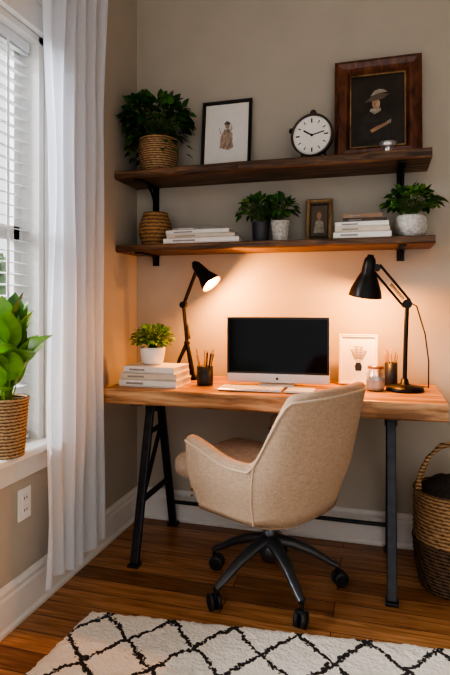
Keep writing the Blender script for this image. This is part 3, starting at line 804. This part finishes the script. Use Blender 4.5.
def outline(k, n=56):
    pts = []
    for i in range(n):
        a = 2*pi*i/n; c_, s_ = math.cos(a), math.sin(a)
        x = (W_-0.004)*math.copysign(abs(c_)**0.62, c_); y = math.copysign(abs(s_)**0.62, s_)
        y = y*(D_ if y < 0 else 0.235)
        pts.append((x*k, y*k))
    return pts
vs = []; fs = []; lev = [(0.02, 0.300), (0.45, 0.300), (0.66, 0.302), (0.75, 0.309), (0.785, 0.320), (0.795, 0.34), (0.78, 0.40), (0.76, 0.43)]
for kk, z in lev: vs += [(x, y, z+UP) for x, y in outline(kk)]
for l in range(len(lev)-1):
    for i in range(56): fs.append([l*56+i, l*56+(i+1) % 56, (l+1)*56+(i+1) % 56, (l+1)*56+i])
fs.append([(len(lev)-1)*56+i for i in range(56)]); fs.append(list(range(56))[::-1])
o.add(vs, fs, CHAIR, True)
o.box((0, 0.115, 0.385+UP-0.012), (0.34, 0.38, 0.10), SEATM, bevel=0.04, seg=5)
o.box((0, 0.120, 0.457+UP-0.02), (0.41, 0.48, 0.10), SEATM, bevel=0.045, seg=6)
for i in range(9):
    for sx in (-1, 1): o.sphere((sx*(W_*0.93-0.028), ARM+0.034, 0.36+UP+0.022*i), 0.005, BRASS, 8)
rzc = math.radians(63); off = Vector((-0.025, 0.088, 0))
offl = Matrix.Rotation(-rzc, 3, 'Z') @ off
o.lathe([(0.0001, 0.345), (0.05, 0.345), (0.05, 0.325), (0.026, 0.315), (0.026, 0.20), (0.045, 0.195), (0.05, 0.15), (0.03, 0.11), (0.0001, 0.10)], BASEM, tuple(offl), seg=28)
o.box((offl.x*0.5, offl.y*0.5, 0.342), (0.2, 0.2, 0.035), PLAST, bevel=0.005)
o.tube([(offl.x, offl.y, 0.330), (offl.x+0.12, offl.y-0.02, 0.330), (offl.x+0.21, offl.y-0.04, 0.323)], 0.005, PLAST)
for kk in range(5):
    a = math.radians(90+72*kk)-rzc; d = Vector((math.cos(a), math.sin(a), 0))
    P = [offl+d*0.02+Vector((0, 0, 0.195)), offl+d*0.09+Vector((0, 0, 0.180)), offl+d*0.17+Vector((0, 0, 0.145)), offl+d*0.24+Vector((0, 0, 0.102)), offl+d*0.275+Vector((0, 0, 0.084))]
    o.tube(P, [0.032, 0.027, 0.022, 0.018, 0.016], BASEM, 12, flat=0.75)
    wc = offl+d*0.275
    o.cyl(wc+Vector((0, 0, 0.085)), wc+Vector((0, 0, 0.045)), 0.007, STEEL)
    sa = a+0.9+kk; ca = Vector((math.cos(sa), math.sin(sa), 0))
    wc2 = wc+Vector((-ca.y, ca.x, 0))*0.012
    for sg in (-1, 1):
        cpt = wc2+ca*0.014*sg+Vector((0, 0, 0.0305))
        o.lathe([(0.0001, -0.009), (0.022, -0.009), (0.030, -0.006), (0.030, 0.006), (0.022, 0.009), (0.0001, 0.009)], PLAST, tuple(cpt), tuple(ca), 24)
        o.lathe([(0.0001, 0.0095), (0.015, 0.0095)], STEEL, tuple(cpt), tuple(ca*sg), 20)
    o.box(wc2+Vector((0, 0, 0.048)), (0.02, 0.034, 0.026), PLAST, rot=Matrix.Rotation(sa+pi/2, 3, 'Z'), bevel=0.006)
o.done((0.862, -0.616, 0.0), rz=rzc)

# ------------------------------------------------------------------ floor basket
o = Obj('wicker_basket')
woven(o, lambda t: 0.120+0.030*math.sin(pi*(0.5*t+0.05)), 0.19, WICKB, 22, 80, 20, 0.004)
woven(o, lambda t: 0.150-0.004*t, 0.20, WICK2, 20, 80, 20, 0.004, z0=0.19)
o.lathe([(0.142, 0.39), (0.140, 0.33), (0.0001, 0.32)], WICKB)
for q in (0.0, 0.009):
    o.tube([((0.145-q)*math.cos(pi*i/20), q*math.sin(i*2.2), 0.37+(0.20+q)*math.sin(pi*i/20)) for i in range(21)], 0.008, WICK2, 8)
vs = []; fs = []; n = 24
for j in range(n+1):
    for i in range(n+1):
        rr = 0.135*j/n; a = 2*pi*i/n
        vs.append((rr*math.cos(a), rr*math.sin(a), 0.37+0.07*(1-(j/n)**2)*(1+0.6*noise.noise(Vector((rr*18*math.cos(a), rr*18*math.sin(a), 2))))))
for j in range(n):
    for i in range(n): q = j*(n+1)+i; fs.append([q, q+1, q+n+2, q+n+1])
o.add(vs, fs, THROW, True)
o.done((1.548, -0.31, 0.001), rz=0.3)

# ------------------------------------------------------------------ light
w = bpy.data.worlds.new('overcast_sky'); bpy.context.scene.world = w; w.use_nodes = True
bg = w.node_tree.nodes['Background']; bg.inputs['Color'].default_value = (0.97, 0.97, 1.0, 1); bg.inputs['Strength'].default_value = 0.92
l = bpy.data.lights.new('daylight_sun', 'SUN'); l.energy = 13.0; l.angle = math.radians(55); l.color = (0.96, 0.97, 1.0)
ob = bpy.data.objects.new('daylight_sun', l); bpy.context.scene.collection.objects.link(ob)
ob.rotation_euler = Vector((0.85, 0.25, -0.36)).to_track_quat('-Z', 'Y').to_euler(); ob.location = (-4, -3, 4)

# ------------------------------------------------------------------ camera
cam = bpy.data.cameras.new('camera'); co = bpy.data.objects.new('camera', cam); bpy.context.scene.collection.objects.link(co)
cam.lens = 36*535/675; cam.sensor_width = 36; cam.shift_y = -34.5/675
co.location = (1.26, -2.66, 1.15); co.rotation_euler = (pi/2, 0, math.radians(16))
cam.clip_start = 0.05
bpy.context.scene.camera = co
try:
    bpy.context.scene.view_settings.look = 'AgX - High Contrast'
except Exception: pass
bpy.context.scene.view_settings.exposure = 0.57
